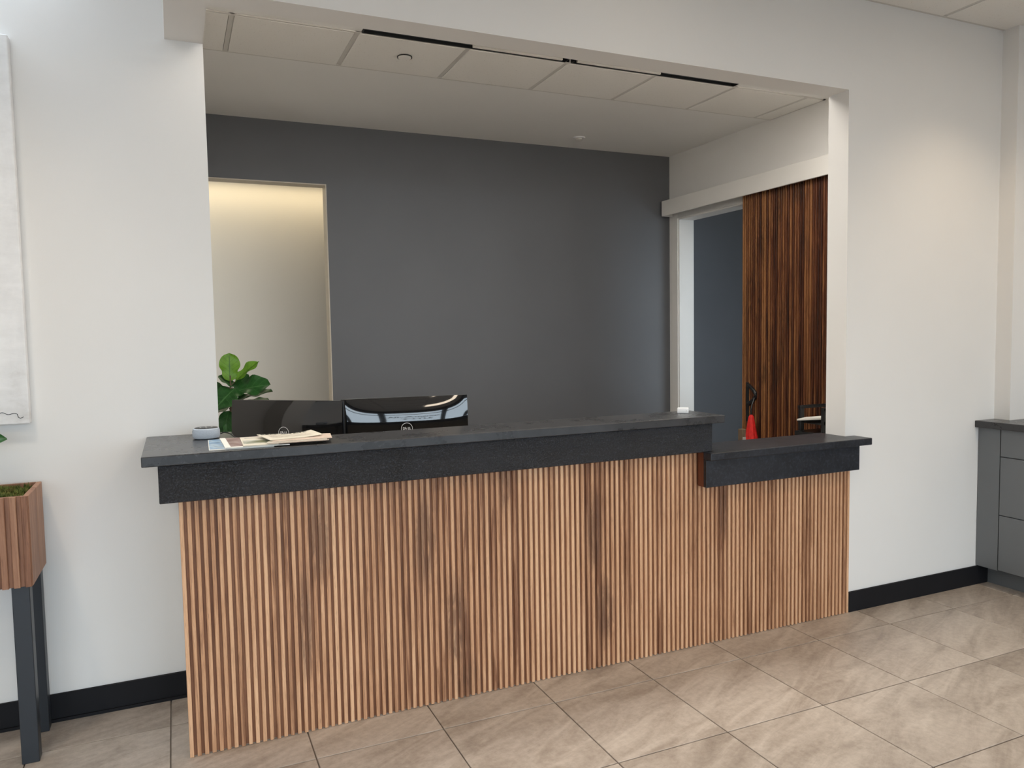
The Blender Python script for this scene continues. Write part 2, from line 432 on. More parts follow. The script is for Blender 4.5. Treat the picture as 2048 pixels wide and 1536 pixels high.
# ceilings: suspended tiles in the lobby and in a strip of the alcove
def tgrid(name, x_lines, y_lines, z, parent, clip):
    cx0, cx1, cy0, cy1 = clip
    bars = MB()
    h = .012
    for x in x_lines:
        if cx0+.02 < x < cx1-.02: bars.box(x-h, x+h, cy0, cy1, z-.004, z+.02)
    for y in y_lines:
        if cy0+.02 < y < cy1-.02: bars.box(cx0, cx1, y-h, y+h, z-.0045, z+.02)
    e = .022
    bars.box(cx0, cx1, cy0, cy0+e, z-.006, z+.02); bars.box(cx0, cx1, cy1-e, cy1, z-.006, z+.02)
    bars.box(cx0, cx0+e, cy0, cy1, z-.006, z+.02); bars.box(cx1-e, cx1, cy0, cy1, z-.006, z+.02)
    bars.build(name, 'tbar', parent)
    cache = {}
    for a, b in zip(x_lines, x_lines[1:]):
        for c, d in zip(y_lines, y_lines[1:]):
            X0, X1, Y_0, Y_1 = max(a, cx0), min(b, cx1), max(c, cy0), min(d, cy1)
            if X1-X0 < .05 or Y_1-Y_0 < .05: continue
            key = (round(X1-X0, 3), round(Y_1-Y_0, 3))
            if key not in cache:
                hx, hy = key[0]/2-.014, key[1]/2-.014
                t = MB().box(-hx, hx, -hy, hy, -.0075, .012, .002).bm
                cache[key] = D.meshes.new('ceiling_tile'); t.to_mesh(cache[key]); t.free()
            link('ceiling_tile', cache[key], 'ctile', ((X0+X1)/2, (Y_0+Y_1)/2, z), parent)
box('ceiling', 'ceil', XWL-.15, XWR+.15, YW-.12, YRB, ZC+.03, ZC+.12, **ST)
CEIL = D.objects['ceiling']
TX = [4.33-.6096*i for i in range(14, -2, -1)]
TY = [-.42-.6096*j for j in range(10, -2, -1)]
tgrid('grid', TX, TY, ZC, CEIL, (XWL, XWR, YW, YR))
m = MB().box(-.37, XA+.16, YRB, 1.20, ZC, ZC+.12); m.box(-.37, XA+.16, 1.842, YB+.12, ZC, ZC+.12); m.box(-.37, XA+.16, 1.20, 1.842, ZC+.06, ZC+.12)
m.box(-.37, .3332+.6259+.019, 1.20, 1.30, ZC, ZC+.06); m.box(.3332+.6259*5-.019, XA+.16, 1.20, 1.30, ZC, ZC+.06); m.box(XA, XA+.16, 1.3, 1.842, ZC, ZC+.06)
m.build('ceiling_alcove', 'ceil', **ST)
CA = D.objects['ceiling_alcove']
T0, Q = .3332, .6259
AX = [T0+Q*i for i in range(-1, 8)]
tgrid('grid', AX, [1.30, 1.842], ZC, CA, (-.25, XA, 1.30, 1.842))
for k in (1, 3):                                   # two linear slot diffusers
    x0, x1 = T0+Q*k+.02, T0+Q*(k+2)-.02
    t = thing('slot_diffuser', 'long black two-slot air diffuser in the ceiling beside the tile with the round cap' if k == 1
              else 'long black two-slot air diffuser in the ceiling nearer the sliding door', 'air vent', (x0, 1.25, ZC-.01))
    box('slot_box', 'dark', x0, x1, 1.202, 1.298, ZC+.03, ZC+.055, t)
    m = MB().box(x0, x1, 1.202, 1.208, ZC-.008, ZC+.03); m.box(x0, x1, 1.292, 1.299, ZC-.008, ZC+.03)
    m.box(x0, x0+.006, 1.208, 1.292, ZC-.008, ZC+.03); m.box(x1-.006, x1, 1.208, 1.292, ZC-.008, ZC+.03)
    m.build('frame', 'blackm', t)
    s0, s1 = (x0+.62, x1-.03) if k == 1 else (x0+.03, x0+.62)
    box('blade', 'slotwhite', s0, s1, 1.268, 1.282, ZC-.0075, ZC+.03, t)
    box('blade', 'blackm', x0+.01 if k == 1 else s1+.01, s0-.01 if k == 1 else x1-.01, 1.262, 1.272, ZC+.0, ZC+.03, t)
t = thing('sprinkler_cap', 'flat round white cap with dark rim set in a ceiling tile', 'ceiling cap', (1.283, 1.546, ZC-.016))
MB().lathe([(0, 0), (.037, 0), (.038, .004), (0, .004)], (1.283, 1.546, ZC-.018)).build('cap', 'ctile', t)
MB().lathe([(.043, .0), (.043, .006), (.036, .006)], (1.283, 1.546, ZC-.0155)).build('rim', 'blackm', t)
t = thing('ceiling_sensor', 'small white round fitting on the plain plaster ceiling', 'ceiling fitting', (3.127, 2.823, ZC-.03))
MB().lathe([(.052, 0), (.050, -.008), (.034, -.010)], (3.127, 2.823, ZC)).build('flange', 'whitep', t, smooth=True)
MB().lathe([(.034, -.004), (.030, -.020), (.016, -.026), (0, -.027)], (3.127, 2.823, ZC)).build('dome', 'tbar', t, smooth=True)

# wall angle and baseboards
m = MB().box(XWL, .0188, YL-.012, YL, 0, .1056, .002)
m.build('baseboard_left', 'blackbase', **ST)
box('baseboard_left_toe', 'blackbase', XWL, .0, YL-.02, YL-.012, 0, .012, **ST)
box('baseboard_right', 'blackbase', 3.099, 4.17, YR-.011, YR, 0, .1056, bev=.002, **ST)

# ------------------------------------------------------------------ lobby and hall lamps, plus light panels added to lobby and alcove
def downlight(x, y, z, power, label, size=R(95), blend=.9, col=(1, .80, .58), tilt=(0, 0)):
    t = thing('recessed_downlight', label, 'ceiling light', (x, y, z-.02))
    MB().lathe([(.075, 0), (.085, -.006), (.062, -.010), (.055, 0)], (x, y, z-.012)).build('trim_ring', 'whitep', t, smooth=True)
    MB().lathe([(0, 0), (.054, 0)], (x, y, z-.0125)).build('lens', 'lens', t)
    l = D.lights.new('downlight_beam', 'SPOT'); l.energy = power; l.color = col; l.spot_size = size; l.spot_blend = blend; l.shadow_soft_size = .05
    o = D.objects.new('downlight_beam', l); COL.objects.link(o); o.location = (x, y, z-.04); o.rotation_euler = (tilt[0], tilt[1], 0)
    return t
WARM = (1, .84, .66)
downlight(1.8, -.42, ZC, 34, 'round recessed ceiling light above the middle of the reception desk', size=R(95), col=WARM)
downlight(3.75, -.62, ZC, 22, 'round recessed ceiling light in the corner above the grey cabinets', size=R(110))
downlight(-.9, -.55, ZC, 30, 'round recessed ceiling light above the white canvas', size=R(125), col=WARM)
def added_light_panel(x, y, power, label, col=WARM):
    t = thing('added_panel_light', label, 'ceiling light', (x, y, ZC-.03))
    m = MB()
    for q in ((-.30, .30, -.30, -.28), (-.30, .30, .28, .30), (-.30, -.28, -.28, .28), (.28, .30, -.28, .28)): m.box(x+q[0], x+q[1], y+q[2], y+q[3], ZC-.026, ZC-.012)
    m.build('frame', 'whitep', t)
    box('diffuser', 'panel', x-.28, x+.28, y-.28, y+.28, ZC-.022, ZC-.012, t)
    l = D.lights.new('panel_fill_light', 'AREA'); l.shape = 'SQUARE'; l.size = .55; l.energy = power; l.color = col
    o = D.objects.new('panel_fill_light', l); COL.objects.link(o); o.location = (x, y, ZC-.03)
CX = [4.33-.6096*(k+.5) for k in (1, 4, 8)]
for x, a in zip(CX, ('on the cabinet side', 'in the middle', 'on the canvas side')):
    for y, bb_ in ((-.42-.6096*2.5, 'of the lobby'), (-.42-.6096*5.5, 'of the lobby by the street windows')):
        added_light_panel(x, y, 6.5, 'added square ceiling light panel '+a+' '+bb_)  # added out of view for soft warm light on the lobby walls
for x, nm in ((.75, 'over the angled monitor'), (2.0, 'over the square-set monitor'), (3.3, 'over the letter tray')):
    added_light_panel(x, .58, 13.0, 'added square ceiling light panel '+nm, (1, .96, .90))  # added behind the header, unseen, to brighten the alcove
t = thing('linear_hall_light', 'long narrow ceiling light washing the beige hall wall', 'ceiling light', (.7, 4.16, 2.84))
box('housing', 'whitep', -.4, 1.9, 4.13, 4.20, 2.842, 2.8595, t)
box('diffuser', 'panel', -.39, 1.89, 4.14, 4.19, 2.8395, 2.8418, t)
l = D.lights.new('linear_beam', 'AREA'); l.shape = 'RECTANGLE'; l.size = 2.2; l.size_y = .05; l.energy = 6; l.color = (1, .88, .62)
o = D.objects.new('linear_beam', l); COL.objects.link(o); o.location = (.75, 4.165, 2.836)

# ------------------------------------------------------------------ reception desk
desk = thing('reception_desk', 'long reception desk front of narrow vertical wood slats', 'reception desk', (1.545, .01, 0))
S0, SP, SW = -.0046, .0243, .0134
XE = S0+127.55*SP
m = MB().box(0, 2.205, .0125, .14, 0, 1.034); m.box(0, .10, .14, .51, 0, 1.034); m.box(2.205, 3.069, .0125, .14, 0, .87)
m.build('carcass', 'tan', desk)
box('backing_panel', 'shaded_backwood', S0+.002, XE-.002, .009, .0124, .003, .868, desk)
box('backing_panel', 'shaded_backwood', S0+.002, 2.158, .009, .0124, .868, 1.034, desk)
box('filler_strip', 'filler', 2.158, 2.204, .002, .0124, .752, .904, desk)
def slat_mesh(wd, dp, h, axis='y'):
    b = .0016
    pts = [(-wd/2, dp), (-wd/2, b), (-wd/2+b, 0), (wd/2-b, 0), (wd/2, b), (wd/2, dp)]
    bm = MB().prism(pts, 0, h).bm
    if axis == 'x':
        bmesh.ops.rotate(bm, verts=bm.verts[:], cent=(0, 0, 0), matrix=Matrix.Rotation(R(-90), 3, 'Z'))
    me = D.meshes.new('slat'); bm.to_mesh(me); bm.free(); return me
tall, short = slat_mesh(SW, .0095, 1.03), slat_mesh(SW, .0095, .75)
for i in range(128):
    x = S0+i*SP+SW/2
    link('slat', tall if i <= 88 else short, 'wood', (x, random.uniform(-.0004, .0004), random.uniform(.001, .003)), desk)

bar = thing('bar_countertop', 'raised black stone counter with rough leathered apron along the desk front', 'countertop', (1.07, 0, .9062))
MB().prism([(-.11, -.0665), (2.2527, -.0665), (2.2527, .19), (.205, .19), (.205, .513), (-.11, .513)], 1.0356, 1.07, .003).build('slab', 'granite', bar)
m = MB().box(-.0618, 2.193, -.055, -.002, .9085, 1.0354, .0025)
m.box(-.0618, -.012, -.002, .512, .9085, 1.0354, .002)
m.build('apron', 'leather', bar, label='rough leathered black stone apron')
low = thing('transaction_counter', 'low black stone counter step at the end of the desk by the white column', 'countertop', (2.6, 0, .7482))
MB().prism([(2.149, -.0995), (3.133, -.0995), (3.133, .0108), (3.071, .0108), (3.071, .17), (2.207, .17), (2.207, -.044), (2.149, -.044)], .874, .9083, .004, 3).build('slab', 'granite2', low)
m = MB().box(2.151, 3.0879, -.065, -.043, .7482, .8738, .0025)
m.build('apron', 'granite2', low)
box('apron_core', 'filler', 2.2065, 3.086, -.0428, -.002, .7486, .8735, low)
box('end_block', 'filler', 2.153, 2.206, -.0428, -.001, .7486, .9078, low, label='plain red brown wood end')

# work surface behind the desk
wt = thing('desk_worktop', 'pale work surface behind the raised stone counter', 'desk', (1.6, .5, 0))
MB().prism([(.22, .195), (3.06, .195), (3.06, .16), (4.10, .16), (4.10, 1.10), (3.30, 1.10), (3.30, .95), (.22, .95)], .700, .735, .003).build('top', 'worktop', wt)
for x, y in ((.30, .85), (1.6, .85), (3.0, .85), (3.4, 1.05), (4.04, 1.05), (4.04, .25), (.30, .25), (3.2, .25)):
    box('leg', 'blackm', x-.025, x+.025, y-.025, y+.025, 0, .6995, wt)

# ------------------------------------------------------------------ monitors
def text_mesh(s, size, ext=.0004, align='CENTER', bold=0.0):
    c = D.curves.new('lettering', 'FONT'); c.body = s; c.size = size; c.extrude = ext; c.align_x = align; c.align_y = 'CENTER'; c.offset = bold
    o = D.objects.new('lettering_source', c); COL.objects.link(o)
    dg = bpy.context.evaluated_depsgraph_get(); dg.update()
    me = D.meshes.new_from_object(o.evaluated_get(dg)); me.name = 'lettering'
    D.objects.remove(o); D.curves.remove(c)
    return me
DELL = text_mesh('D   LL', .0145, .0004, bold=.0004)
TILT_E = text_mesh('E', .0145, .0004, bold=.0004)
RING = MB().lathe([(.0265, 0), (.0265, .0008), (.0245, .0008), (.0245, 0), (.0265, 0)], seg=48).bm
rme = D.meshes.new('ring'); RING.to_mesh(rme); RING.free()
def monitor(x0, y0, x1, y1, ztop, label):
    W = math.hypot(x1-x0, y1-y0); ang = math.atan2(y1-y0, x1-x0); H = .335
    ctr = Vector(((x0+x1)/2, (y0+y1)/2, .7352))
    t = thing('computer_monitor', label, 'monitor', ctr, 'glossy black monitors on the work surface')
    T = Matrix.Translation(ctr) @ Matrix.Rotation(ang, 4, 'Z')     # local: x along, -y towards the lobby
    def put(m, name, mat, parent=t, smooth=False, **k):
        for v in m.bm.verts: v.co = T @ v.co
        return m.build(name, mat, parent, smooth, **k)
    zt = ztop-.7352; zb = zt-H
    nx, nz = 48, 24
    b = bmesh.new(); grid = []
    def surf(u, v):                               # u,v in -1..1: pillow-shaped glossy back
        bul = (.0262-.043*max(0, abs(v)-.22)**2)*(1-.6*abs(u)**3)
        return -bul+.022
    for j in range(nz+1):
        v = -1+2*j/nz
        grid.append([b.verts.new((W/2*(-1+2*i/nx), surf(-1+2*i/nx, v), zb+H*(v+1)/2)) for i in range(nx+1)])
    for j in range(nz):
        for i in range(nx): b.faces.new((grid[j][i], grid[j][i+1], grid[j+1][i+1], grid[j+1][i]))
    mm = MB(); mm._merge(b); shell = put(mm, 'back_shell', 'gloss', smooth=True)
    put(MB().box(-W/2, W/2, .0285, .045, zb, zt, .002), 'bezel', 'blackp')
    put(MB().box(-W/2+.012, W/2-.012, .0452, .0458, zb+.02, zt-.012), 'screen', 'gloss')
    put(MB().box(-.035, .035, .030, .040, .012, zb+.08, .003), 'stand_neck', 'blackp')
    put(MB().box(-.13, .13, -.07, .11, 0, .012, .004), 'stand_base', 'blackp')
    lz = zb+H/2+.026; ly = surf(0, (lz-zb)/H*2-1)-.0012
    def logo(me, dx, dz, rot=0):
        o = link('logo_mark', me, 'silver', (0, 0, 0))
        Mw = T @ Matrix.Translation((dx, ly, lz+dz)) @ Matrix.Rotation(R(90), 4, 'X') @ Matrix.Rotation(rot, 4, 'Z')
        me2 = o.data.copy(); me2.transform(Mw); me2.materials.clear(); me2.materials.append(MAT['silver']); o.data = me2
        o.parent = shell; o.matrix_parent_inverse = INV[shell.name].inverted()
    logo(rme, 0, 0); logo(DELL, 0, 0); logo(TILT_E, -.0045, .0005, R(38))
    return t
monitor(.222, .888, .653, .524, 1.170, 'glossy black monitor seen from behind, turned at an angle beside the plant')
monitor(.672, .602, 1.245, .523, 1.170, 'glossy black monitor seen from behind, square to the desk, reflecting the windows')

# ------------------------------------------------------------------ things on the raised counter
sx, sy = .103, .338
t = thing('smart_speaker', 'small round grey fabric smart speaker with black top on the counter', 'speaker', (sx, sy, 1.07))
MB().lathe([(0, .0005), (.040, .0005), (.047, .004), (.0495, .012), (.0495, .030), (.047, .038), (.043, .0405), (0, .0405)], (sx, sy, 1.07), 56).build('body', 'fabric', t, smooth=True)
MB().lathe([(0, .0425), (.040, .0425), (.0425, .0408), (0, .0400)], (sx, sy, 1.07), 56).build('top_plate', 'blackp', t, smooth=True)
for k in range(4):
    a = k*math.pi/2
    MB().lathe([(0, .0009), (.0035, .0009), (.0035, 0), (0, 0)], (sx+.02*math.cos(a), sy+.02*math.sin(a), 1.1125), 12).build('button', 'tbar', t)
pts = [(.153, .345, 1.083), (.165, .345, 1.088), (.178, .335, 1.088), (.19, .32, 1.082), (.199, .30, 1.075), (.2065, .275, 1.0722), (.2105, .26, 1.065), (.2115, .25, 1.0), (.2115, .25, .80)]
MB().tube(pts, .0022).build('power_cable', 'blackp', None, True, 'thin black cable running from the grey speaker over the counter edge', category='cable')

def sheet(name, mat, corners, z, th, parent, curl=0, nx=10, ny=6):
    """a stack of paper; corners: back-left, back-right, front-right, front-left"""
    bl, br, fr, fl = [Vector(c) for c in corners]
    b = bmesh.new(); top = []; bot = []
    for j in range(ny+1):
        v = j/ny; rt_, rb = [], []
        for i in range(nx+1):
            u = i/nx
            p = (bl*(1-u)+br*u)*(1-v)+(fl*(1-u)+fr*u)*v
            lift = curl*(max(0, u-.55)/.45)**2*(1-.55*v)
            rt_.append(b.verts.new((p.x, p.y, z+th+lift))); rb.append(b.verts.new((p.x, p.y, z+lift)))
        top.append(rt_); bot.append(rb)
    for j in range(ny):
        for i in range(nx):
            b.faces.new((top[j][i], top[j+1][i], top[j+1][i+1], top[j][i+1]))
            b.faces.new((bot[j][i], bot[j][i+1], bot[j+1][i+1], bot[j+1][i]))
    for j in range(ny):
        b.faces.new((top[j][0], bot[j][0], bot[j+1][0], top[j+1][0])); b.faces.new((top[j][nx], top[j+1][nx], bot[j+1][nx], bot[j][nx]))
    for i in range(nx):
        b.faces.new((top[0][i], top[0][i+1], bot[0][i+1], bot[0][i])); b.faces.new((top[ny][i], bot[ny][i], bot[ny][i+1], top[ny][i+1]))
    bmesh.ops.recalc_face_normals(b, faces=b.faces[:])
    m = MB(); m._merge(b); return m.build(name, mat, parent, True)
def inset(c, l, r_, bk, f):
    bl, br, fr, fl = [Vector(p) for p in c]
    P = lambda u, v: tuple(((bl*(1-u)+br*u)*(1-v)+(fl*(1-u)+fr*u)*v))
    return [P(l, bk), P(r_, bk), P(r_, f), P(l, f)]
ZT = 1.0703
c1 = [(.105, .255), (.315, .245), (.31, -.035), (.098, -.022)]
t = thing('magazine', 'magazine with blue printed cover, lowest and nearest the speaker', 'magazine', (.2, .1, ZT), 'magazines and papers on the counter')
sheet('pages', 'paper', c1, ZT, .003, t)
sheet('cover', 'blueprint', inset(c1, .01, 1, .01, .97), ZT+.0031, .0004, t)
c2 = [(.146, .248), (.36, .238), (.362, -.043), (.150, -.028)]
t = thing('magazine', 'magazine with maroon picture cover and pale spine strip', 'magazine', (.25, .1, ZT+.0036), 'magazines and papers on the counter')
sheet('pages', 'paper', c2, ZT+.0036, .003, t)
sheet('cover', 'redprint', inset(c2, .09, 1, .02, .92), ZT+.0067, .0004, t)
sheet('spine_strip', 'paper', inset(c2, .0, .085, .0, 1), ZT+.0067, .0004, t)
c3 = [(.214, .205), (.335, .195), (.325, -.040), (.208, -.034)]
t = thing('booklet', 'cream booklet with a green field picture beside the newspapers', 'booklet', (.27, .08, ZT+.0072), 'magazines and papers on the counter')
sheet('pages', 'news', c3, ZT+.0072, .003, t)
sheet('picture', 'greenprint', inset(c3, .04, .96, .42, .80), ZT+.0103, .0003, t)
sheet('heading', 'label', inset(c3, .12, .80, .12, .17), ZT+.0103, .0003, t)
c4 = [(.345, .110), (.515, .075), (.498, -.050), (.290, -.046)]
t = thing('newspaper', 'folded newsprint papers under the curled real estate paper', 'newspaper', (.4, .05, ZT+.0112), 'magazines and papers on the counter')
for k in range(3):
    q = [(x+.006*k*(-1)**k, y+.005*k) for x, y in c4]
    sheet('section', ('newspink', 'news', 'newspink')[k], q, ZT+.0112+.0028*k, .0024, t)
c5 = [(.272, .168), (.462, .120), (.487, .020), (.300, -.020)]
t = thing('newspaper', 'topmost cream newspaper with curled corner headed REAL ESTATE', 'newspaper', (.38, .08, ZT+.0198), 'magazines and papers on the counter')
ps = sheet('pages', 'news', c5, ZT+.0198, .002, t, curl=.011)
# headline and drawing follow the sheet
def on_sheet(me, name, mat, u0, v0, su, sv):
    bl, br, fr, fl = [Vector(p) for p in c5]
    me = me.copy()
    xs = [v.co.x for v in me.vertices]; ys = [v.co.y for v in me.vertices]; mx, my = (min(xs)+max(xs))/2, (min(ys)+max(ys))/2
    Wd, Hd = max(xs)-min(xs), max(ys)-min(ys)
    for v in me.vertices:
        u = u0+(v.co.x-mx)/Wd*su; w_ = v0-(v.co.y-my)/Hd*sv
        p = (bl*(1-u)+br*u)*(1-w_)+(fl*(1-u)+fr*u)*w_
        v.co = Vector((p.x, p.y, ZT+.0222+.011*(max(0, u-.55)/.45)**2*(1-.55*w_)))
    me.materials.clear()
    return link(name, me, mat, (0, 0, 0), t)
on_sheet(text_mesh('REAL ESTATE', .02, 0, bold=.0006), 'headline', 'vinyl', .47, .09, .84, .13)
b = bmesh.new()
g = bmesh.ops.create_grid(b, x_segments=16, y_segments=6, size=.5); dm = D.meshes.new('drawing'); b.to_mesh(dm); b.free()
on_sheet(dm, 'drawing', 'inkprint', .5, .48, .72, .42)

ga = R(-18)
t = thing('white_gadget', 'small white plastic box standing on the counter end', 'device', (2.149, .098, 1.07))
gm = MB().box(-.026, .026, -.013, .013, .0003, .026, .004, 2)
for v in gm.bm.verts: v.co = Matrix.Translation((2.147, .10, 1.07)) @ Matrix.Rotation(R(-38), 4, 'Z') @ v.co
gm.build('case', 'whitep', t, True)
gm = MB().lathe([(0, .0012), (.0022, .0012), (.0022, 0), (0, 0)], seg=12, axis='Y')
for v in gm.bm.verts: v.co = Matrix.Translation((2.147, .10, 1.083)) @ Matrix.Rotation(R(-38), 4, 'Z') @ (v.co+Vector((.016, -.0131, 0)))
gm.build('button', 'tbar', t)

# ------------------------------------------------------------------ letter tray and bits behind the low counter
tx, ty, tz = 3.80, .965, .7355
t = thing('letter_tray', 'black three-tier letter tray on the work surface by the sliding door', 'letter tray', (tx+.13, ty, tz))
TW, TDp = .27, .11
for k, z in enumerate((.0, .095, .185)):
    m = MB()
    if k == 0: m.box(tx-.02, tx+TW+.02, ty-.12, ty+.12, tz+.003, tz+.038, .004)
    else:
        m.box(tx, tx+TW, ty-TDp, ty-TDp+.012, tz+z, tz+z+.022); m.box(tx, tx+TW, ty+TDp-.012, ty+TDp, tz+z, tz+z+.022)
        m.box(tx+TW-.012, tx+TW, ty-TDp, ty+TDp, tz+z, tz+z+.022)
        m.box(tx, tx+TW, ty-TDp+.012, ty+TDp-.012, tz+z-.002, tz+z+.002) if k == 1 else None
    m.build('tier' if k else 'base', 'blackp', t)
for y in (ty-TDp+.012, ty+TDp-.012):
    for x in (tx+.02, tx+TW-.012):
        box('post', 'blackp', x-.017, x+.017, y-.012, y+.012, tz+.035, tz+.205, t, bev=.003)
m = MB(); b = bmesh.new()
pv = [(tx-.085, ty+.03), (tx+.255, ty-.082), (tx+.256, ty+.082), (tx+.05, ty+.084)]
m.prism(pv, tz+.118, tz+.128); pp = thing('paper_stack', 'white sheets of paper lying skewed in the black letter tray', 'paper', (tx+.1, ty, tz+.118))
m.build('sheet', 'paper', pp)
MB().prism([(tx+.05, ty-.083), (tx+.256, ty-.083), (tx+.256, ty+.05), (tx+.07, ty-.02)], tz+.129, tz+.140).build('sheet', 'paper', pp)
t = thing('paper_card', 'white card standing upright at the back of the letter tray', 'card', (3.98, .965, .99))
gm = MB().prism([(0, 0), (.10, 0), (.10, .004), (0, .004)], 0, .14)
for v in gm.bm.verts: v.co = Matrix.Translation((3.965, .965, .9435)) @ Matrix.Rotation(R(8), 4, 'Y') @ v.co
gm.build('card', 'paper', t)
t = thing('small_carton', 'small brown carton with grey sticker beside the red cloth', 'box', (3.325, 1.07, .7355))
box('carton', 'cardboard', 3.310, 3.340, 1.05, 1.09, .7355, .815, t, bev=.002)
box('sticker', 'label', 3.313, 3.339, 1.0488, 1.0498, .738, .765, t)

# ------------------------------------------------------------------ sliding slatted door in the alcove right wall
DX = XA-.075
door = thing('sliding_door', 'dark stained slatted wood sliding door hung open on the alcove wall', 'door', (DX, 1.55, .01))
DY0, DY1 = 1.02, 2.069
box('panel', 'doorwood', DX+.010, DX+.045, DY0, DY1, .012, 2.55, door)
dsl = slat_mesh(.0135, .010, 2.535, 'x')
n = int((DY1-DY0)/.0243)
for i in range(n):
    link('slat', dsl, 'doorwood', (DX, DY1-.007-i*.0243, .014), door)
hx = DX-.0005
m = MB().box(hx-.010, hx, 1.985, 2.012, .72, 1.035, .002)
pl = m.build('pull_handle', 'blackm', door, label='black metal door pull')
arc = [(hx-.006, 1.99-.095*math.sin(math.pi*k/14)*.9, .86+.155*k/14) for k in range(15)]
MB().tube(arc, .015, 10).build('grip', 'blackm', pl, True)
fas = thing('track_valance', 'white painted box valance covering the sliding door track', 'valance', (XA-.06, 2.1, 2.504))
m = MB().box(XA-.12, XA-.102, .75, 3.107, 2.504, 2.64, .002); m.box(XA-.102, XA-.0005, .75, 3.107, 2.622, 2.64); m.box(XA-.102, XA-.0005, 3.09, 3.107, 2.504, 2.622)
m.build('cover', 'trimw', fas)
box('track', 'blackm', XA-.085, XA-.030, .76, 3.07, 2.560, 2.60, fas)
t = thing('red_cloth', 'bright red tapered cloth hanging by a cord from the black door pull', 'cloth', (4.12, 1.89, .56))
pr = [(0, .792), (.010, .79), (.020, .775), (.030, .72), (.042, .64), (.055, .57), (.060, .54), (0, .535)]
gm = MB(); gm.lathe(pr, (0, 0, 0), 48)
for v in gm.bm.verts:
    a = math.atan2(v.co.y, v.co.x); k = 1+.10*math.sin(9*a)*(.80-v.co.z)/.25
    v.co.x *= k; v.co.y *= k
    v.co += Vector((4.105, 1.872, 0))
gm.build('folds', 'red', t, True)
MB().tube([(4.105, 1.872, .788), (4.108, 1.878, .83), (4.125, 1.886, .865), (4.158, 1.900, .915)], .006, 8).build('cord', 'blackm', t, True)

# ------------------------------------------------------------------ cabinets and counter on the right
ck = thing('cabinet_countertop', 'black stone countertop on the grey cabinets', 'countertop', (4.35, -.8, .891))
MB().prism([(4.0446, -1.72), (4.66, -1.72), (4.66, -.078), (4.205, -.078), (4.205, YR-.001), (4.0446, YR-.001)], .8912, .9284, .003).build('slab', 'granite', ck)
for u in range(2):
    ya, yb = (-.115, -.80) if u == 0 else (-.803, -1.70)
    t = thing('base_cabinet', 'grey painted drawer cabinet against the white wall' if u == 0 else 'grey painted drawer cabinet away from the white wall', 'cabinet', (4.35, (ya+yb)/2, 0))
    box('body', 'cabinet', 4.095, 4.655, yb, ya if u else -.078, .110, .891, t)
    box('toe_kick', 'cabinet', 4.172, 4.65, yb, ya if u else -.078, 0, .1099, t)
    if u == 0:
        m = MB().box(4.0765, 4.0945, -.112, YR-.002, .110, .8905); m.box(4.172, 4.2, -.0775, YR-.002, 0, .1095)
        m.build('filler_stile', 'cabinet', t)
    for z0, z1 in ((.742, .8885), (.421, .738), (.114, .417)):
        d = box('drawer', 'cabinet', 4.0745, 4.0945, yb+.002, ya-.002, z0, z1, t, bev=.0015)
# ------------------------------------------------------------------ canvas on the left wall
t = thing('canvas_painting', 'tall pale abstract canvas with handwritten signature hung on the white wall', 'painting', (-1.1, .49, 1.151))
box('canvas', 'canvas', -1.62, -.4925, .472, .5145, 1.151, 2.545, t, bev=.004, seg=2)
sg = []
for k in range(70):
    q = k/69
    sg.append((-.80+.27*q, .4712, 1.186+.014*math.sin(q*40)*(1-q)**.6+.006*math.sin(q*9)))
sg += [(-.527, .4712, 1.176), (-.521, .4712, 1.173), (-.515, .4712, 1.1745), (-.511, .4712, 1.178)]
MB().tube(sg, .0011, 5).build('signature', 'vinyl', t)

# ------------------------------------------------------------------ slatted planter box
pb = thing('planter_box', 'wooden slatted planter box on tall dark legs under the canvas', 'planter', (-.8, .34, 0))
PX0, PX1, PY0, PY1, PZ0, PZ1 = -1.13, -.468, .188, .485, .622, .932
m = MB().box(PX0, PX1-.018, PY0+.012, PY0+.022, PZ0, PZ1); m.box(PX0, PX1-.018, PY1-.014, PY1, PZ0, PZ1)
m.box(PX0, PX0+.016, PY0+.022, PY1-.014, PZ0, PZ1); m.box(PX0+.016, PX1-.018, PY0+.022, PY1-.014, PZ0, PZ0+.012)
m.build('box_shell', 'planter', pb)
for k in range(2):
    a, b_ = (PY0+.010, .355) if k == 0 else (.3565, PY1)
    box('side_board', 'planter', PX1-.0175, PX1, a, b_, PZ0, PZ1, pb, bev=.0015)
psl = slat_mesh(.019, .012, PZ1-PZ0)
for i in range(20):
    x = PX1-.012-i*.0335
    if x > PX0: link('slat', psl, 'planter', (x, PY0, PZ0), pb)
for x in (-.534, -1.12):
    for y in (.207, .432):
        box('leg', 'slate', x, x+.053, y, y+.052, 0, PZ0-.0005, pb, bev=.002)
box('soil', 'soil', PX0+.017, PX1-.019, PY0+.023, PY1-.015, PZ1-.06, PZ1-.02, pb)
b = bmesh.new()
for k in range(5200):
    x = random.uniform(PX0+.02, PX1-.024); y = random.uniform(PY0+.026, PY1-.02)
    h = .004+.016*random.random()*(.6+.4*math.sin(x*31)*math.cos(y*27))
    z = PZ1-.014+.010*math.sin(x*43+1)*math.sin(y*49)
    a = random.uniform(0, 6.28); lx, ly = math.cos(a)*.014, math.sin(a)*.014
    v = [b.verts.new((x-lx*.4, y-ly*.4, z-.01)), b.verts.new((x+lx*.4, y+ly*.4, z-.01)),
         b.verts.new((x+random.uniform(-.012, .012), y+random.uniform(-.012, .012), z+h))]
    b.faces.new(v)
m = MB(); m._merge(b); m.build('moss', 'moss', pb, kind='stuff')

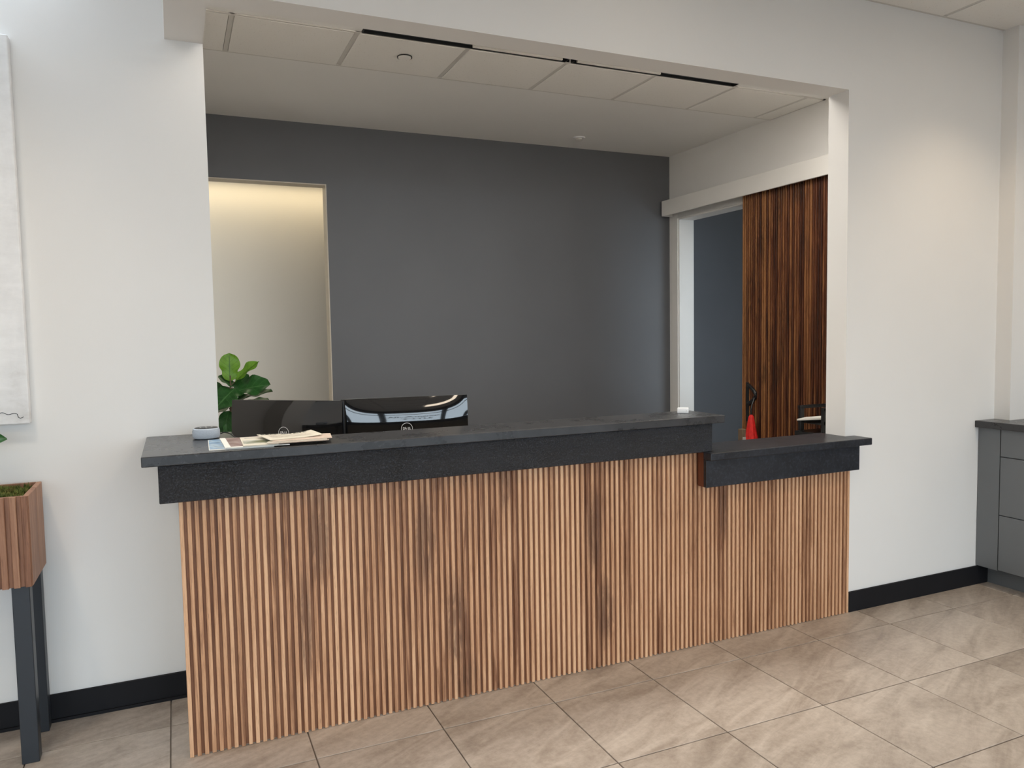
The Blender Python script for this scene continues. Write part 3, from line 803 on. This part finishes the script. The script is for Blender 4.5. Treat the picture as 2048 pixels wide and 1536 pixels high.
# ------------------------------------------------------------------ fig plants
def leaf_mesh(L, W, wav=.02, bend=.25, fold=.25, seed=0, young=False):
    rg = random.Random(seed); nu, nv = 8, 16
    me = D.meshes.new('leaf'); V, F, UV = [], [], []
    ph = rg.uniform(0, 6)
    for j in range(nv+1):
        v = j/nv
        prof = (math.sin(math.pi*min(1, v)**.8)**.5) * (.62+.50*v) if v < 1 else 0
        prof *= (1-.22*math.exp(-((v-.36)/.12)**2))          # fiddle waist
        if v > .93: prof *= max(0, (1-v)/.07)**.45
        for i in range(nu+1):
            u = -1+2*i/nu
            x = u*W/2*prof
            z = bend*L*v*v*(-.55)+fold*abs(x)+wav*L*math.sin(v*13+ph+u)*abs(u)**1.5
            V.append((x, v*L, z)); UV.append(((u+1)/2, v))
    n = nu+1
    for j in range(nv):
        for i in range(nu): F.append((j*n+i, j*n+i+1, (j+1)*n+i+1, (j+1)*n+i))
    me.from_pydata(V, [], F)
    uvl = me.uv_layers.new(name='UVMap')
    for l in me.loops: uvl.data[l.index].uv = UV[l.vertex_index]
    for p in me.polygons: p.use_smooth = True
    return me
def leaf(parent, base, tip, W, mat, nrm, seed, **kw):
    base, tip = Vector(base), Vector(tip); y = (tip-base); L = y.length; y.normalize()
    nz = Vector(nrm); nz = (nz-y*nz.dot(y)).normalized(); x = y.cross(nz)
    me = leaf_mesh(L, W, seed=seed, **kw)
    Mt = Matrix(((x.x, y.x, nz.x, base.x), (x.y, y.y, nz.y, base.y), (x.z, y.z, nz.z, base.z), (0, 0, 0, 1)))
    me.transform(Mt)
    return link('leaf', me, mat, (0, 0, 0), parent)
PYD = 2.3
t = thing('fig_plant', 'fiddle leaf fig with broad green leaves behind the angled monitor', 'plant', (.31, PYD, 0))
MB().lathe([(0, 0), (.10, 0), (.115, .02), (.14, .30), (.135, .31), (.125, .30), (.12, .26), (0, .26)], (.31, PYD, 0), 40).build('pot', 'pot', t, True)
MB().tube([(.31, PYD, .25), (.30, PYD+.01, .6), (.305, PYD, .85), (.315, PYD, 1.05), (.318, PYD, 1.22)], [.012, .010, .008, .007, .004]).build('stem', 'bark', t, True)
def Lf(b, e, W, mat, nrm, seed, dy0=0, dy1=0, **kw):
    leaf(t, (b[0], PYD+dy0, b[1]), (e[0], PYD+dy1, e[1]), W, mat, nrm, seed, **kw)
    MB().tube([(.315, PYD, max(.7, b[1]-.03)), ((.315+b[0])/2, PYD+dy0*.6, b[1]-.012), (b[0], PYD+dy0, b[1])], .0028, 6).build('stalk', 'bark', t)
Lf((.315, 1.185), (.318, 1.362), .150, 'leafL', (.05, -1, .25), 1, bend=.1, fold=.12, wav=.03)
Lf((.345, 1.18), (.480, 1.312),   .095, 'leafL', (-.75, -.5, .35), 2, dy1=-.04, bend=.15, fold=.4, wav=.05)
Lf((.330, 1.115), (.538, 1.180),   .205, 'leafD', (-.1, -.62, .75), 3, dy1=-.09, bend=.25, fold=.2, wav=.05)
Lf((.350, 1.060), (.555, 1.128), .150, 'leafD', (.1, -.35, .9), 4, dy1=-.10, bend=.12, fold=.3, wav=.04)
Lf((.345, 1.140), (.215, 1.045), .230, 'leafD', (-.2, -.7, .7), 5, dy1=-.12, bend=.25, fold=.15, wav=.04)
Lf((.330, 1.150), (.255, 1.228), .105, 'leafD', (.5, -.6, .5), 6, dy1=.02, bend=.2, fold=.3)
Lf((.400, 1.050), (.540, 1.068), .09, 'leafD', (0, -.2, 1), 7, dy1=-.05, bend=.1)
Lf((.300, 1.00), (.250, .84), .15, 'leafD', (-.3, -.9, .3), 8, dy0=-.02, dy1=-.08, bend=.2)
Lf((.285, .93), (.30, .80), .11, 'leafD', (.3, -.9, .2), 9, dy0=-.04, dy1=-.1, bend=.2)
Lf((.340, 1.135), (.430, 1.225), .085, 'leafD', (-.4, -.8, .4), 10, dy0=.03, dy1=.05, bend=.1)
Lf((.295, 1.10), (.165, 1.17), .14, 'leafD', (-.1, -.6, .8), 11, dy1=.05)
Lf((.30, 1.02), (.14, 1.0), .14, 'leafD', (-.1, -.5, .8), 12, dy1=-.02)
Lf((.318, 1.06), (.33, 1.09), .12, 'leafD', (0, -.2, .9), 13, dy0=.06, dy1=.22)
Lf((.31, .98), (.44, .95), .13, 'leafD', (0, -.3, .9), 14, dy1=.05)

t = thing('potted_shrub', 'green leafy plant rooted in the moss of the planter box', 'plant', (-.80, .33, .925))
MB().tube([(-.80, .33, .9122), (-.795, .33, 1.05), (-.80, .335, 1.2)], [.009, .007, .004]).build('stem', 'bark', t, True)
for k, (b_, e_, wd) in enumerate([((-.79, .33, 1.08), (-.543, .325, 1.122), .085), ((-.80, .33, 1.12), (-.95, .30, 1.24), .09), ((-.80, .33, 1.18), (-.77, .32, 1.36), .10),
                               ((-.80, .33, 1.05), (-.98, .36, 1.06), .09), ((-.80, .33, 1.15), (-.70, .22, 1.22), .08)]):
    leaf(t, b_, e_, wd, 'leafD', (0, -.55, .8), 30+k, bend=.05, wav=.02)

# ------------------------------------------------------------------ lettering on the street window
for s_, z, sz, wd in (('All-American', 1.95, .36, 1.28), ('TITLE', 1.58, .27, .75)):
    me = text_mesh(s_, sz, .0005, bold=.004)
    w0 = max(v.co.x for v in me.vertices)-min(v.co.x for v in me.vertices)
    me.transform(Matrix.Translation((1.24, YW-.066, z)) @ Matrix.Rotation(R(90), 4, 'X') @ Matrix.Diagonal((wd/w0, 1, 1, 1)))
    link('lettering', me, 'vinyl', (0, 0, 0), D.objects['window_3'])
